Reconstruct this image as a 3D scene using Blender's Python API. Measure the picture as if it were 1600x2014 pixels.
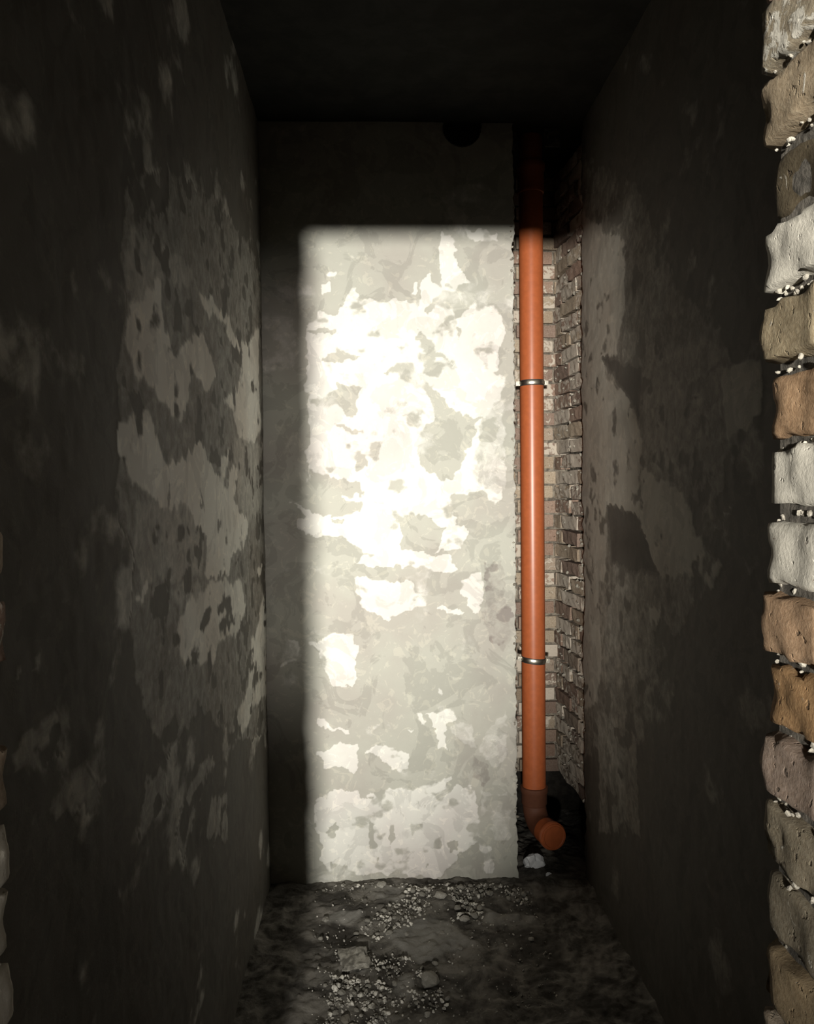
import bpy, bmesh, math, random
import numpy as np
from mathutils import Vector, Matrix, Quaternion

for o in list(bpy.data.objects):
    bpy.data.objects.remove(o, do_unlink=True)
SC = bpy.context.scene
COL = SC.collection

# ------------------------------------------------------------------ camera
FPX = 1600.0                       # focal length in pixels of the 1600 x 2014 frame
CAM = Vector((0.0, 0.0, 1.78))
YAW, PITCH, ROLL = math.atan(60 / FPX), math.atan(47 / FPX), math.radians(0.6)
FWD = Vector((math.sin(YAW) * math.cos(PITCH), math.cos(YAW) * math.cos(PITCH), -math.sin(PITCH)))
R0 = Vector((math.cos(YAW), -math.sin(YAW), 0))
U0 = R0.cross(FWD)
UP = U0 * math.cos(ROLL) + R0 * math.sin(ROLL)
RT = R0 * math.cos(ROLL) - U0 * math.sin(ROLL)
cam_d = bpy.data.cameras.new('camera')
cam_d.sensor_fit = 'HORIZONTAL'
cam_d.sensor_width = 36.0
cam_d.lens = 36.0 * FPX / 1600.0
cam_d.clip_start = 0.02
cam = bpy.data.objects.new('camera', cam_d)
COL.objects.link(cam)
cam.matrix_world = Matrix(((RT.x, UP.x, -FWD.x, CAM.x), (RT.y, UP.y, -FWD.y, CAM.y),
                           (RT.z, UP.z, -FWD.z, CAM.z), (0, 0, 0, 1)))
SC.camera = cam

# ------------------------------------------------------------------ world, lamp, exposure
w = bpy.data.worlds.new('world')
SC.world = w
w.use_nodes = True
w.node_tree.nodes['Background'].inputs[0].default_value = (1, 0.95, 0.85, 1)
w.node_tree.nodes['Background'].inputs[1].default_value = 0.0005

LAMP = Vector((-0.508, -3.0, 1.765))           # hand lamp held in the next room, shining through the doorway
AIM = Vector((-0.04, 3.65, 1.84))
sd = bpy.data.lights.new('work_lamp', 'SPOT')
sd.energy = 3100
sd.color = (1.0, 0.965, 0.88)
sd.spot_size = math.radians(47)
sd.spot_blend = 1.0
sd.shadow_soft_size = 0.075
so = bpy.data.objects.new('work_lamp', sd)
COL.objects.link(so)
so.location = LAMP
so.rotation_euler = ((AIM - LAMP).to_track_quat('-Z', 'Y') @ Quaternion((0, 0, 1), math.radians(-24))).to_euler()
so.scale = (0.62, 1, 1)              # oval beam, held a little tilted

# a second, weaker and larger lamp further right in that room
s2 = bpy.data.lights.new('second_lamp', 'SPOT')
s2.energy = 330
s2.color = (1.0, 0.94, 0.86)
s2.spot_size = math.radians(19)
s2.spot_blend = 1.0
s2.shadow_soft_size = 0.22
so2 = bpy.data.objects.new('second_lamp', s2)
COL.objects.link(so2)
so2.location = (0.20, -3.2, 1.62)
so2.rotation_euler = (Vector((-0.45, 3.65, 1.72)) - so2.location).to_track_quat('-Z', 'Y').to_euler()

vs = SC.view_settings
SC.display_settings.display_device = 'sRGB'
vs.view_transform = 'Standard'
vs.look = 'None'
vs.gamma = 1.0
vs.use_curve_mapping = False
vs.exposure = 0.0
SC.cycles.max_bounces = 10
SC.cycles.diffuse_bounces = 2

# ------------------------------------------------------------------ dimensions
YB = 3.65          # face of the back wall
XL, XR = -0.50, 0.935   # faces of the side walls
XC = 0.625         # where the back wall stops and the pipe chase begins
YC = 4.15          # brick back of the chase
ZT = 3.40          # ceiling
YN, YF = 0.47, 0.85     # near and far face of the doorway wall
JR, JL = 0.409, -0.387  # door jambs
ZL = 2.42          # underside of the lintel
COURSE = 0.075


def at(px, py, axis, val):
    """point where the sight line of a photo pixel meets the plane axis = val"""
    d = FWD * FPX + RT * (px - 800) + UP * (1007 - py)
    return CAM + d * ((val - CAM[axis]) / d[axis])


# ------------------------------------------------------------------ noise
def _h(ix, iy, iz, s):
    n = (ix * 374761393 + iy * 668265263 + iz * 2147483647 + s * 1274126177) & 0xFFFFFFFF
    n = ((n ^ (n >> 13)) * 1274126177) & 0xFFFFFFFF
    n = ((n ^ (n >> 16)) * 2246822519) & 0xFFFFFFFF
    return ((n ^ (n >> 15)) & 0xFFFFFF) / float(0xFFFFFF)


def vnoise(x, y, z=None, s=0):
    x = np.asarray(x, float); y = np.asarray(y, float)
    z = np.zeros_like(x) if z is None else np.asarray(z, float)
    fx, fy, fz = np.floor(x), np.floor(y), np.floor(z)
    ix, iy, iz = fx.astype(np.int64), fy.astype(np.int64), fz.astype(np.int64)
    tx, ty, tz = x - fx, y - fy, z - fz
    tx = tx * tx * (3 - 2 * tx); ty = ty * ty * (3 - 2 * ty); tz = tz * tz * (3 - 2 * tz)
    out = 0
    for dx in (0, 1):
        for dy in (0, 1):
            for dz in (0, 1):
                wgt = (tx if dx else 1 - tx) * (ty if dy else 1 - ty) * (tz if dz else 1 - tz)
                out = out + wgt * _h(ix + dx, iy + dy, iz + dz, s)
    return out * 2 - 1


def fbm(x, y, z=None, s=0, o=4):
    t = 0; a = 1.0; f = 1.0; n = 0
    for i in range(o):
        t = t + a * vnoise(x * f, y * f, None if z is None else z * f, s + i * 17)
        n += a; a *= 0.5; f *= 2.03
    return t / n


def in_poly(px, py, poly):
    c = np.zeros(px.shape, bool)
    j = len(poly) - 1
    for i in range(len(poly)):
        xi, yi = poly[i]; xj, yj = poly[j]
        if yi != yj:
            c ^= ((yi > py) != (yj > py)) & (px < (xj - xi) * (py - yi) / (yj - yi) + xi)
        j = i
    return c


# ------------------------------------------------------------------ object helpers
def new_mesh(name, verts, faces, mat, parent=None, smooth=False, attr=None):
    me = bpy.data.meshes.new(name)
    verts = np.asarray(verts, np.float32)
    if isinstance(faces, np.ndarray):
        k = faces.shape[1]
        me.vertices.add(len(verts)); me.vertices.foreach_set('co', verts.ravel())
        me.loops.add(faces.size); me.loops.foreach_set('vertex_index', faces.ravel().astype(np.int32))
        me.polygons.add(len(faces)); me.polygons.foreach_set('loop_start', np.arange(0, faces.size, k, dtype=np.int32))
        me.update(calc_edges=True)
    else:
        me.from_pydata([tuple(map(float, v)) for v in verts], [], faces)
    if attr is not None:
        a = me.attributes.new('patch', 'FLOAT', 'POINT')
        a.data.foreach_set('value', np.asarray(attr, np.float32))
    me.polygons.foreach_set('use_smooth', np.full(len(me.polygons), smooth))
    me.materials.append(mat)
    me.validate()
    return link(name, me, parent)


def link(name, me, parent=None):
    o = bpy.data.objects.new(name, me)
    COL.objects.link(o)
    if parent is not None:
        o.parent = parent
    return o


def from_bm(name, bm, mat, parent=None, smooth=False):
    me = bpy.data.meshes.new(name)
    bmesh.ops.recalc_face_normals(bm, faces=bm.faces)
    bm.to_mesh(me); bm.free()
    me.polygons.foreach_set('use_smooth', np.full(len(me.polygons), smooth))
    me.materials.append(mat)
    return link(name, me, parent)


def struct(o):
    o['kind'] = 'structure'
    return o


def tag(o, label, cat, group=None):
    o['label'] = label; o['category'] = cat
    if group:
        o['group'] = group
    return o


def empty(name, loc):
    o = bpy.data.objects.new(name, None)
    COL.objects.link(o)
    o.location = loc
    o.empty_display_size = 0.05
    return o


def box_vf(x0, x1, y0, y1, z0, z1):
    v = [(x0, y0, z0), (x1, y0, z0), (x1, y1, z0), (x0, y1, z0), (x0, y0, z1), (x1, y0, z1), (x1, y1, z1), (x0, y1, z1)]
    f = [(0, 3, 2, 1), (4, 5, 6, 7), (0, 1, 5, 4), (1, 2, 6, 5), (2, 3, 7, 6), (3, 0, 4, 7)]
    return v, f


def boxes(name, lst, mat, parent=None):
    V, F = [], []
    for b in lst:
        v, f = box_vf(*b)
        F += [tuple(i + len(V) for i in q) for q in f]; V += v
    return new_mesh(name, V, F, mat, parent)


# ------------------------------------------------------------------ materials
def mat_new(name):
    m = bpy.data.materials.new(name); m.use_nodes = True
    nt = m.node_tree
    return m, nt, nt.nodes['Principled BSDF'], nt.links.new


def nd(nt, typ, **kw):
    n = nt.nodes.new(typ)
    for k, v in kw.items():
        setattr(n, k, v)
    return n


def noise_n(nt, scale, detail=6, rough=0.6, dist=0.0):
    n = nd(nt, 'ShaderNodeTexNoise')
    n.inputs['Scale'].default_value = scale
    n.inputs['Detail'].default_value = detail
    n.inputs['Roughness'].default_value = rough
    n.inputs['Distortion'].default_value = dist
    tc = nd(nt, 'ShaderNodeTexCoord')
    nt.links.new(tc.outputs['Object'], n.inputs['Vector'])
    return n


def math_n(nt, op, a, b=None, clamp=False):
    n = nd(nt, 'ShaderNodeMath', operation=op, use_clamp=clamp)
    for i, v in enumerate((a, b)):
        if v is None: continue
        if isinstance(v, (int, float)): n.inputs[i].default_value = v
        else: nt.links.new(v, n.inputs[i])
    return n.outputs[0]


def mix_c(nt, fac, a, b, blend='MIX'):
    n = nd(nt, 'ShaderNodeMix', data_type='RGBA', blend_type=blend)
    for sock, v in ((n.inputs[0], fac), (n.inputs[6], a), (n.inputs[7], b)):
        if isinstance(v, (int, float)): sock.default_value = v
        elif isinstance(v, tuple): sock.default_value = (*v, 1)
        else: nt.links.new(v, sock)
    return n.outputs[2]


def ramp(nt, fac, lo, hi, smooth=True):
    n = nd(nt, 'ShaderNodeMapRange', interpolation_type='SMOOTHSTEP' if smooth else 'LINEAR')
    nt.links.new(fac, n.inputs[0])
    n.inputs[1].default_value = lo; n.inputs[2].default_value = hi
    return n.outputs[0]


def bump(nt, bsdf, h, strength, dist):
    b = nd(nt, 'ShaderNodeBump')
    b.inputs['Strength'].default_value = strength
    b.inputs['Distance'].default_value = dist
    nt.links.new(h, b.inputs['Height'])
    nt.links.new(b.outputs[0], bsdf.inputs['Normal'])


def plaster(name, dark, base, pale, rough=0.8, amt=0.4, tint=(0.9, 0.86, 0.84)):
    """patch attribute: 0 base, 1 pale skim and painted lamplight, -1 dark spot"""
    m, nt, b, L = mat_new(name)
    at_ = nd(nt, 'ShaderNodeAttribute', attribute_name='patch')
    n1 = noise_n(nt, 22, 8, 0.65, 0.6)
    n2 = noise_n(nt, 2.2, 4, 0.55)
    n3 = noise_n(nt, 160, 4, 0.7)
    f = math_n(nt, 'ADD', at_.outputs['Fac'], math_n(nt, 'MULTIPLY', math_n(nt, 'SUBTRACT', n1.outputs[0], 0.5), amt))
    pf = ramp(nt, f, 0.22, 0.80)
    df = ramp(nt, f, -0.25, -0.75)
    c = mix_c(nt, pf, base, pale)
    c = mix_c(nt, df, c, dark)
    n4 = noise_n(nt, 5.5, 5, 0.55, 1.6); n5 = noise_n(nt, 13, 4, 0.6, 2.2)
    c = mix_c(nt, ramp(nt, n4.outputs[0], 0.52, 0.56), c, mix_c(nt, 1.0, c, (0.86, 0.86, 0.86), 'MULTIPLY'))
    c = mix_c(nt, ramp(nt, n5.outputs[0], 0.57, 0.60), c, mix_c(nt, 1.0, c, (1.13, 1.12, 1.1), 'MULTIPLY'))
    # slow drift of tone, from greenish to pinkish grey
    c = mix_c(nt, ramp(nt, n2.outputs[0], 0.4, 0.62), c, mix_c(nt, 1.0, c, tint, 'MULTIPLY'))
    c = mix_c(nt, ramp(nt, n3.outputs[0], 0.62, 0.78), c, mix_c(nt, 1.0, c, (0.8, 0.79, 0.77), 'MULTIPLY'))
    L(c, b.inputs['Base Color'])
    b.inputs['Roughness'].default_value = rough
    b.inputs['Specular IOR Level'].default_value = 0.3
    h = math_n(nt, 'ADD', math_n(nt, 'MULTIPLY', n1.outputs[0], 0.6), math_n(nt, 'MULTIPLY', n3.outputs[0], 0.25))
    bump(nt, b, h, 0.35, 0.004)
    return m


def rough_mat(name, c0, c1, scale=30, bstr=0.5, bdist=0.004, rough=0.9, lo=0.38, hi=0.64):
    m, nt, b, L = mat_new(name)
    n = noise_n(nt, scale, 8, 0.65, 0.3)
    L(mix_c(nt, ramp(nt, n.outputs[0], lo, hi), c0, c1), b.inputs['Base Color'])
    b.inputs['Roughness'].default_value = rough
    b.inputs['Specular IOR Level'].default_value = 0.25
    n2 = noise_n(nt, scale * 4, 6, 0.7)
    bump(nt, b, math_n(nt, 'ADD', n.outputs[0], math_n(nt, 'MULTIPLY', n2.outputs[0], 0.4)), bstr, bdist)
    return m


def brick_mat(name, pale, scale=26, bstr=0.5):
    """object colour = clay, object alpha = how much of it is smeared with mortar"""
    m, nt, b, L = mat_new(name)
    oi = nd(nt, 'ShaderNodeObjectInfo')
    geo = nd(nt, 'ShaderNodeNewGeometry')

    def n_at(scale, detail, rough, dist=0.0):
        n = nd(nt, 'ShaderNodeTexNoise')
        n.inputs['Scale'].default_value = scale; n.inputs['Detail'].default_value = detail
        n.inputs['Roughness'].default_value = rough; n.inputs['Distortion'].default_value = dist
        L(geo.outputs['Position'], n.inputs['Vector'])
        return n.outputs[0]
    a, g, p = n_at(scale, 8, 0.65, 0.8), n_at(scale * 5, 5, 0.7), n_at(scale * 2.2, 3, 0.5)
    c = mix_c(nt, ramp(nt, g, 0.35, 0.7), mix_c(nt, 1.0, oi.outputs['Color'], (0.72, 0.68, 0.64), 'MULTIPLY'), oi.outputs['Color'])
    c = mix_c(nt, math_n(nt, 'MULTIPLY', ramp(nt, p, 0.66, 0.74), 0.7), c, (0.05, 0.035, 0.025))
    thr = math_n(nt, 'ADD', a, math_n(nt, 'SUBTRACT', math_n(nt, 'MULTIPLY', oi.outputs['Alpha'], 0.7), 0.85))
    mf = ramp(nt, thr, 0.0, 0.07)
    c = mix_c(nt, mf, c, mix_c(nt, g, tuple(v * 0.7 for v in pale), pale))
    L(c, b.inputs['Base Color'])
    b.inputs['Roughness'].default_value = 0.9
    b.inputs['Specular IOR Level'].default_value = 0.2
    h = math_n(nt, 'ADD', math_n(nt, 'ADD', math_n(nt, 'MULTIPLY', g, 0.35), math_n(nt, 'MULTIPLY', mf, 0.5)),
               math_n(nt, 'MULTIPLY', ramp(nt, p, 0.72, 0.62), 0.5))
    bump(nt, b, h, bstr, 0.004)
    return m


M = {}
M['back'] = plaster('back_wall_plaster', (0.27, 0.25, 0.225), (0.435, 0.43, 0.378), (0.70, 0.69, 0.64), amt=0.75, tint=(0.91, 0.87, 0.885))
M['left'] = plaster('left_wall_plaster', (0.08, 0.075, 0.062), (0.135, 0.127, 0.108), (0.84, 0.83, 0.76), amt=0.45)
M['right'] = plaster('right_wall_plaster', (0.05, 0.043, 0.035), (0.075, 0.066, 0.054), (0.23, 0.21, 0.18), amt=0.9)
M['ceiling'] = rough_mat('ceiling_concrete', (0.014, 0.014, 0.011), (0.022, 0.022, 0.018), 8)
M['floor'] = None
M['mortar'] = rough_mat('joint_mortar', (0.05, 0.045, 0.038), (0.14, 0.125, 0.105), 45, 0.7, 0.006)
M['pale_mortar'] = rough_mat('pale_mortar', (0.20, 0.18, 0.15), (0.42, 0.39, 0.33), 60, 0.7, 0.005)
M['darkmortar'] = rough_mat('dark_mortar', (0.10, 0.085, 0.07), (0.26, 0.225, 0.18), 40, 0.6, 0.005)
M['jamb_brick'] = brick_mat('jamb_brick', (0.57, 0.535, 0.46), 38, 0.7)
M['chase_brick'] = brick_mat('chase_brick', (0.55, 0.48, 0.40), 30, 0.6)
M['stone'] = rough_mat('floor_stone', (0.16, 0.15, 0.13), (0.42, 0.40, 0.35), 40)
M['crumb'] = rough_mat('floor_crumb', (0.14, 0.13, 0.11), (0.74, 0.71, 0.64), 25, lo=0.42, hi=0.6)
M['white'] = rough_mat('white_lump', (0.84, 0.86, 0.88), (0.92, 0.93, 0.95), 50)


def floor_material():
    m, nt, b, L = mat_new('rough_floor_screed')
    at_ = nd(nt, 'ShaderNodeAttribute', attribute_name='patch')
    n1 = noise_n(nt, 9, 8, 0.65, 0.5); n2 = noise_n(nt, 60, 8, 0.7)
    c = mix_c(nt, ramp(nt, n1.outputs[0], 0.36, 0.66), (0.055, 0.05, 0.043), (0.22, 0.205, 0.18))
    c = mix_c(nt, ramp(nt, at_.outputs['Fac'], 0.1, 0.9), c, (0.29, 0.28, 0.255))
    c = mix_c(nt, ramp(nt, at_.outputs['Fac'], -0.1, -0.9), c, (0.045, 0.04, 0.034))
    c = mix_c(nt, ramp(nt, n2.outputs[0], 0.6, 0.72), c, mix_c(nt, 1.0, c, (0.55, 0.53, 0.5), 'MULTIPLY'))
    L(c, b.inputs['Base Color'])
    b.inputs['Roughness'].default_value = 0.9
    b.inputs['Specular IOR Level'].default_value = 0.2
    bump(nt, b, math_n(nt, 'ADD', math_n(nt, 'MULTIPLY', n1.outputs[0], 0.5), n2.outputs[0]), 0.8, 0.008)
    return m


M['floor'] = floor_material()


def pipe_material(name, col, rough):
    m, nt, b, L = mat_new(name)
    n = noise_n(nt, 40, 6, 0.7)
    L(mix_c(nt, ramp(nt, n.outputs[0], 0.35, 0.7), tuple(v * 0.86 for v in col), col), b.inputs['Base Color'])
    b.inputs['Roughness'].default_value = rough
    b.inputs['Specular IOR Level'].default_value = 0.45
    return m


M['pipe'] = pipe_material('orange_plastic', (0.40, 0.105, 0.036), 0.36)
M['shaded_pipe'] = pipe_material('shade_dark_plastic', (0.12, 0.042, 0.02), 0.7)  # dark tone stands in for the shade over the elbow
M['steel'], _nt, _b, _ = mat_new('galvanised_steel')
_b.inputs['Base Color'].default_value = (0.62, 0.58, 0.5, 1)
_b.inputs['Metallic'].default_value = 1.0
_b.inputs['Roughness'].default_value = 0.32
M['rubber'], _nt, _b, _ = mat_new('black_rubber')
_b.inputs['Base Color'].default_value = (0.02, 0.018, 0.016, 1)
_b.inputs['Roughness'].default_value = 0.7


# ------------------------------------------------------------------ skim patches and painted light, traced on the wall planes
def crop(ox, oy, s, *polys):
    return [[(ox + x / s, oy + y / s) for x, y in p] for p in polys]


S = 1600 / 550.0
BACK = []   # (polygon in photo pixels, value), later ones over earlier ones


def add(lst, val, polys):
    lst.extend((p, val) for p in polys)


add(BACK, 0.8, crop(500, 400, S,
    [(310, 690), (370, 600), (450, 640), (540, 500), (570, 465), (610, 520), (700, 560), (770, 550), (860, 545), (940, 600),
     (980, 640), (1050, 580), (1110, 600), (1150, 640), (1240, 590), (1260, 540), (1290, 600), (1360, 570), (1420, 620),
     (1430, 760), (1400, 870), (1430, 1000), (1400, 1200), (1410, 1500), (1420, 1700), (1300, 1760), (1250, 1800),
     (1060, 1850), (900, 1800), (700, 1800), (600, 1800), (450, 1760), (300, 1600), (300, 1000)]))
add(BACK, 1.0, crop(500, 400, S,
    [(1060, 170), (1130, 180), (1165, 380), (1240, 450), (1130, 510), (1080, 480), (1060, 350), (1065, 240)],
    [(995, 370), (1040, 450), (1090, 490), (1040, 530), (1000, 560), (970, 620), (940, 620), (945, 480)],
    [(900, 460), (930, 455), (920, 530), (900, 520)],
    [(1200, 140), (1290, 150), (1390, 160), (1390, 225), (1270, 220), (1230, 190)],
    [(370, 470), (430, 450), (430, 500), (380, 510)], [(410, 380), (470, 385), (460, 415), (415, 410)],
    [(470, 960), (640, 860), (740, 860), (740, 1290), (660, 1300), (600, 1160), (620, 1050), (500, 1010)],
    [(1130, 1200), (1040, 1090), (950, 960), (1090, 1000), (1270, 1090), (1280, 1210)],
    [(760, 1000), (900, 1030), (980, 1080), (1010, 1160), (1000, 1240), (880, 1200), (760, 1190)],
    [(1220, 1350), (1290, 1320), (1290, 1360), (1240, 1370)]))
add(BACK, 0.1, crop(500, 400, S,
    [(390, 900), (450, 850), (530, 860), (600, 880), (560, 905), (440, 915)],
    [(740, 970), (800, 905), (900, 900), (980, 1000), (1050, 1090), (1110, 1160), (1200, 1215), (1300, 1230), (1240, 1330),
     (1190, 1480), (1130, 1580), (1050, 1570), (960, 1500), (930, 1380), (960, 1280), (1010, 1240), (1030, 1180), (990, 1080),
     (900, 1020), (800, 960)],
    [(480, 1040), (560, 1060), (620, 1050), (590, 1110), (580, 1220), (540, 1240), (500, 1170), (400, 1180), (310, 1120),
     (430, 1110), (490, 1090)],
    [(310, 1530), (460, 1560), (600, 1600), (620, 1700), (480, 1690), (310, 1640)],
    [(430, 1260), (520, 1275), (620, 1305), (610, 1312), (500, 1290)],
    [(930, 740), (990, 790), (1060, 850), (1150, 920), (1090, 900), (1000, 840), (920, 780)],
    [(1160, 690), (1190, 740), (1165, 810)], [(570, 1440), (630, 1450), (640, 1520), (590, 1540)],
    [(1370, 970), (1460, 960), (1460, 990), (1400, 1000)], [(310, 740), (450, 715), (470, 730), (340, 765)]))
add(BACK, 0.5, crop(500, 400, S, [(1300, 1240), (1430, 1100), (1440, 1640), (1300, 1640), (1240, 1560), (1260, 1420)]))
add(BACK, 0.1, crop(500, 900, S,
    [(330, 150), (480, 190), (630, 250), (600, 310), (430, 330), (330, 290)],
    [(330, 480), (560, 500), (560, 680), (600, 830), (560, 950), (330, 930)],
    [(850, 320), (1010, 340), (1060, 400), (1040, 540), (850, 520)],
    [(1130, 220), (1290, 200), (1400, 260), (1390, 390), (1220, 400), (1130, 350)],
    [(1230, 450), (1400, 440), (1400, 520), (1300, 570), (1230, 540)],
    [(560, 630), (840, 640), (900, 690), (700, 700), (580, 690)],
    [(930, 650), (1170, 680), (1170, 800), (1100, 850), (960, 830)],
    [(580, 930), (1300, 930), (1300, 1455), (720, 1455), (660, 1200), (580, 1100)]))
add(BACK, 0.95, crop(500, 900, S,
    [(250, 380), (340, 300), (430, 330), (650, 320), (800, 320), (840, 430), (840, 530), (720, 560), (600, 530), (520, 470),
     (430, 460), (330, 450)],
    [(1060, 430), (1120, 370), (1200, 400), (1220, 450), (1180, 520), (1050, 540)],
    [(570, 590), (830, 530), (1130, 570), (1170, 640), (1100, 650), (900, 620), (600, 620)],
    [(560, 690), (770, 690), (900, 700), (970, 830), (870, 860), (780, 920), (600, 860)],
    [(1180, 700), (1280, 650), (1300, 760), (1290, 900), (1210, 860), (1180, 770)],
    [(1040, 850), (1130, 860), (1210, 880), (1190, 905), (1100, 890)],
    [(330, 1040), (450, 1000), (560, 990), (590, 1100), (580, 1250), (560, 1310), (440, 1280), (400, 1200)],
    [(480, 190), (600, 210), (650, 240), (640, 290), (610, 240), (500, 210)],
    [(1060, 1320), (1085, 1330), (1080, 1360), (1062, 1345)], [(200, 1030), (260, 1020), (260, 1090), (245, 1130), (240, 1050)],
    [(190, 260), (310, 290), (320, 450), (270, 430), (240, 380), (300, 340)], [(150, 1170), (240, 1170), (240, 1190), (150, 1190)]))
add(BACK, -0.45, crop(500, 900, S, [(1310, 600), (1430, 580), (1440, 800), (1500, 950), (1440, 1110), (1360, 1050), (1310, 940)]))
add(BACK, 0.0, crop(500, 900, S, [(440, 350), (510, 345), (490, 390), (445, 385)], [(1180, 800), (1215, 800), (1215, 850), (1180, 850)]))
add(BACK, 0.95, crop(500, 1300, S,
    [(920, 320), (960, 320), (990, 370), (960, 380)], [(890, 400), (915, 405), (905, 425)],
    [(980, 310), (1130, 290), (1150, 330), (1090, 400), (1110, 510), (1070, 500), (1040, 400), (1000, 350)],
    [(350, 510), (480, 480), (590, 480), (580, 640), (540, 650), (480, 620), (420, 620)],
    [(630, 530), (690, 490), (880, 510), (880, 630), (820, 640), (740, 590)],
    [(920, 735), (1090, 680), (1130, 660), (1130, 690), (1000, 750)],
    [(350, 340), (470, 370), (540, 370), (550, 410), (480, 390), (350, 380)],
    [(345, 800), (430, 760), (600, 740), (620, 800), (690, 760), (780, 740), (860, 740), (920, 740), (1000, 760), (1060, 790),
     (1110, 760), (1150, 730), (1250, 720), (1290, 900), (1290, 1030), (1250, 1040), (1180, 1100), (1110, 1180), (1060, 1240),
     (420, 1200), (370, 1150), (400, 1050), (345, 950)],
    [(1260, 1030), (1310, 1020), (1360, 1100), (1370, 1190), (1340, 1200), (1290, 1100)]))
add(BACK, 0.45, crop(500, 1300, S, [(1170, 340), (1250, 370), (1290, 500), (1180, 470), (1110, 400)],
    [(1320, 400), (1440, 280), (1450, 590), (1350, 600), (1300, 520)], [(1300, 740), (1460, 740), (1470, 1000), (1380, 1020), (1300, 900)],
    [(190, 925), (330, 925), (330, 945), (190, 945)], [(620, 370), (760, 330), (770, 400), (640, 420)]))
add(BACK, -0.5, crop(500, 1300, S, [(1250, 540), (1350, 580), (1350, 700), (1310, 720), (1250, 660)]))
add(BACK, 0.05, crop(500, 1300, S,
    [(890, 920), (950, 920), (950, 980), (900, 990)], [(1020, 1000), (1070, 980), (1060, 1060), (1010, 1070)],
    [(960, 1060), (990, 1060), (985, 1110), (960, 1100)], [(1100, 1040), (1150, 1030), (1160, 1100), (1110, 1080)],
    [(650, 900), (690, 950), (700, 1050), (660, 1060)], [(780, 930), (800, 960), (780, 1050), (760, 1000)],
    [(460, 900), (490, 950), (440, 1020), (400, 990)], [(930, 790), (950, 790), (945, 830)], [(970, 800), (990, 810), (980, 840)],
    [(1030, 830), (1050, 820), (1040, 850)], [(460, 660), (560, 660), (580, 740), (480, 740)], [(980, 1150), (1000, 1170), (990, 1200)],
    [(690, 1110), (720, 1120), (715, 1150)], [(430, 1160), (540, 1170), (540, 1210), (430, 1200)]))

LEFT = []
# lamplight painted as a lighter tone over the far half of the left wall
add(LEFT, 0.40, [[(250, 360), (330, 330), (430, 400), (480, 470), (530, 480), (530, 1440), (470, 1460), (400, 1400), (330, 1480), (280, 1400),
                  (255, 1230), (262, 1100), (225, 980), (240, 860), (228, 720), (250, 600), (235, 480)]])
add(LEFT, 0.85, crop(150, 350, 2.014,
    [(220, 480), (330, 430), (350, 620), (380, 650), (350, 720), (440, 640), (500, 620), (530, 720), (550, 800), (500, 830),
     (450, 740), (440, 880), (410, 960), (360, 900), (310, 830), (230, 760), (200, 650)],
    [(480, 440), (600, 540), (640, 660), (680, 640), (720, 600), (720, 820), (730, 1000), (690, 1070), (640, 1020), (620, 920),
     (580, 890), (640, 830), (660, 700), (600, 640), (590, 560), (520, 540)],
    [(260, 900), (300, 950), (350, 1130), (370, 1160), (360, 1280), (400, 1300), (300, 1260), (230, 1200), (160, 1060), (170, 950)]))
add(LEFT, 1.0, crop(150, 350, 2.014,
    [(370, 1150), (490, 1070), (560, 1150), (600, 1090), (640, 1180), (620, 1290), (680, 1360), (660, 1470), (610, 1500),
     (600, 1580), (510, 1570), (520, 1420), (430, 1310), (370, 1290)],
    [(235, 1630), (290, 1600), (280, 1630), (240, 1640)], [(715, 1270), (730, 1290), (715, 1300)], [(740, 1520), (725, 1570), (715, 1550)]))
add(LEFT, 0.5, crop(150, 350, 2.014,
    [(240, 1280), (370, 1290), (430, 1310), (510, 1420), (500, 1560), (440, 1600), (260, 1600), (220, 1450)],
    [(220, 180), (300, 240), (420, 330), (480, 430), (330, 430), (220, 480), (180, 400)],
    [(620, 1020), (740, 1060), (740, 1300), (690, 1360), (640, 1290)], [(370, 1640), (520, 1590), (470, 1660), (400, 1690)]))
add(LEFT, 0.75, crop(150, 350, 2.014,
    [(430, 1690), (540, 1600), (650, 1610), (670, 1700), (640, 1800), (560, 1850), (540, 1910), (420, 1900), (400, 1780)],
    [(740, 1650), (765, 1750), (765, 2030), (680, 2030), (690, 1880)]))
add(LEFT, 0.7, crop(0, 1250, 2.636, [(1300, 0), (1400, 0), (1390, 300), (1320, 350), (1250, 520), (1220, 430), (1280, 250)]))
add(LEFT, 0.45, crop(0, 1250, 2.636, [(760, 720), (850, 660), (870, 820), (800, 980), (720, 1060), (730, 900)],
    [(980, 780), (1080, 620), (1120, 660), (1010, 900), (950, 1200), (900, 1000)], [(1100, 820), (1180, 820), (1180, 1050), (1060, 1060)],
    [(60, 560), (300, 420), (370, 430), (330, 600), (60, 700)], [(330, 720), (420, 680), (560, 740), (480, 900), (230, 960)],
    [(100, 120), (230, 40), (200, 160), (90, 190)]))
RIGHT = []
add(RIGHT, 0.42, [[(1140, 300), (1250, 360), (1330, 560), (1420, 640), (1470, 760), (1440, 960), (1400, 1150), (1330, 1250), (1240, 1420), (1140, 1500)]])  # light on the right wall, painted in as a lighter area
add(RIGHT, 0.9, [[(1140, 420), (1180, 440), (1192, 620), (1186, 800), (1196, 960), (1188, 1150), (1192, 1260), (1175, 1380), (1140, 1400)]])  # strip grazed by the lamp, painted in as a pale band
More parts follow.
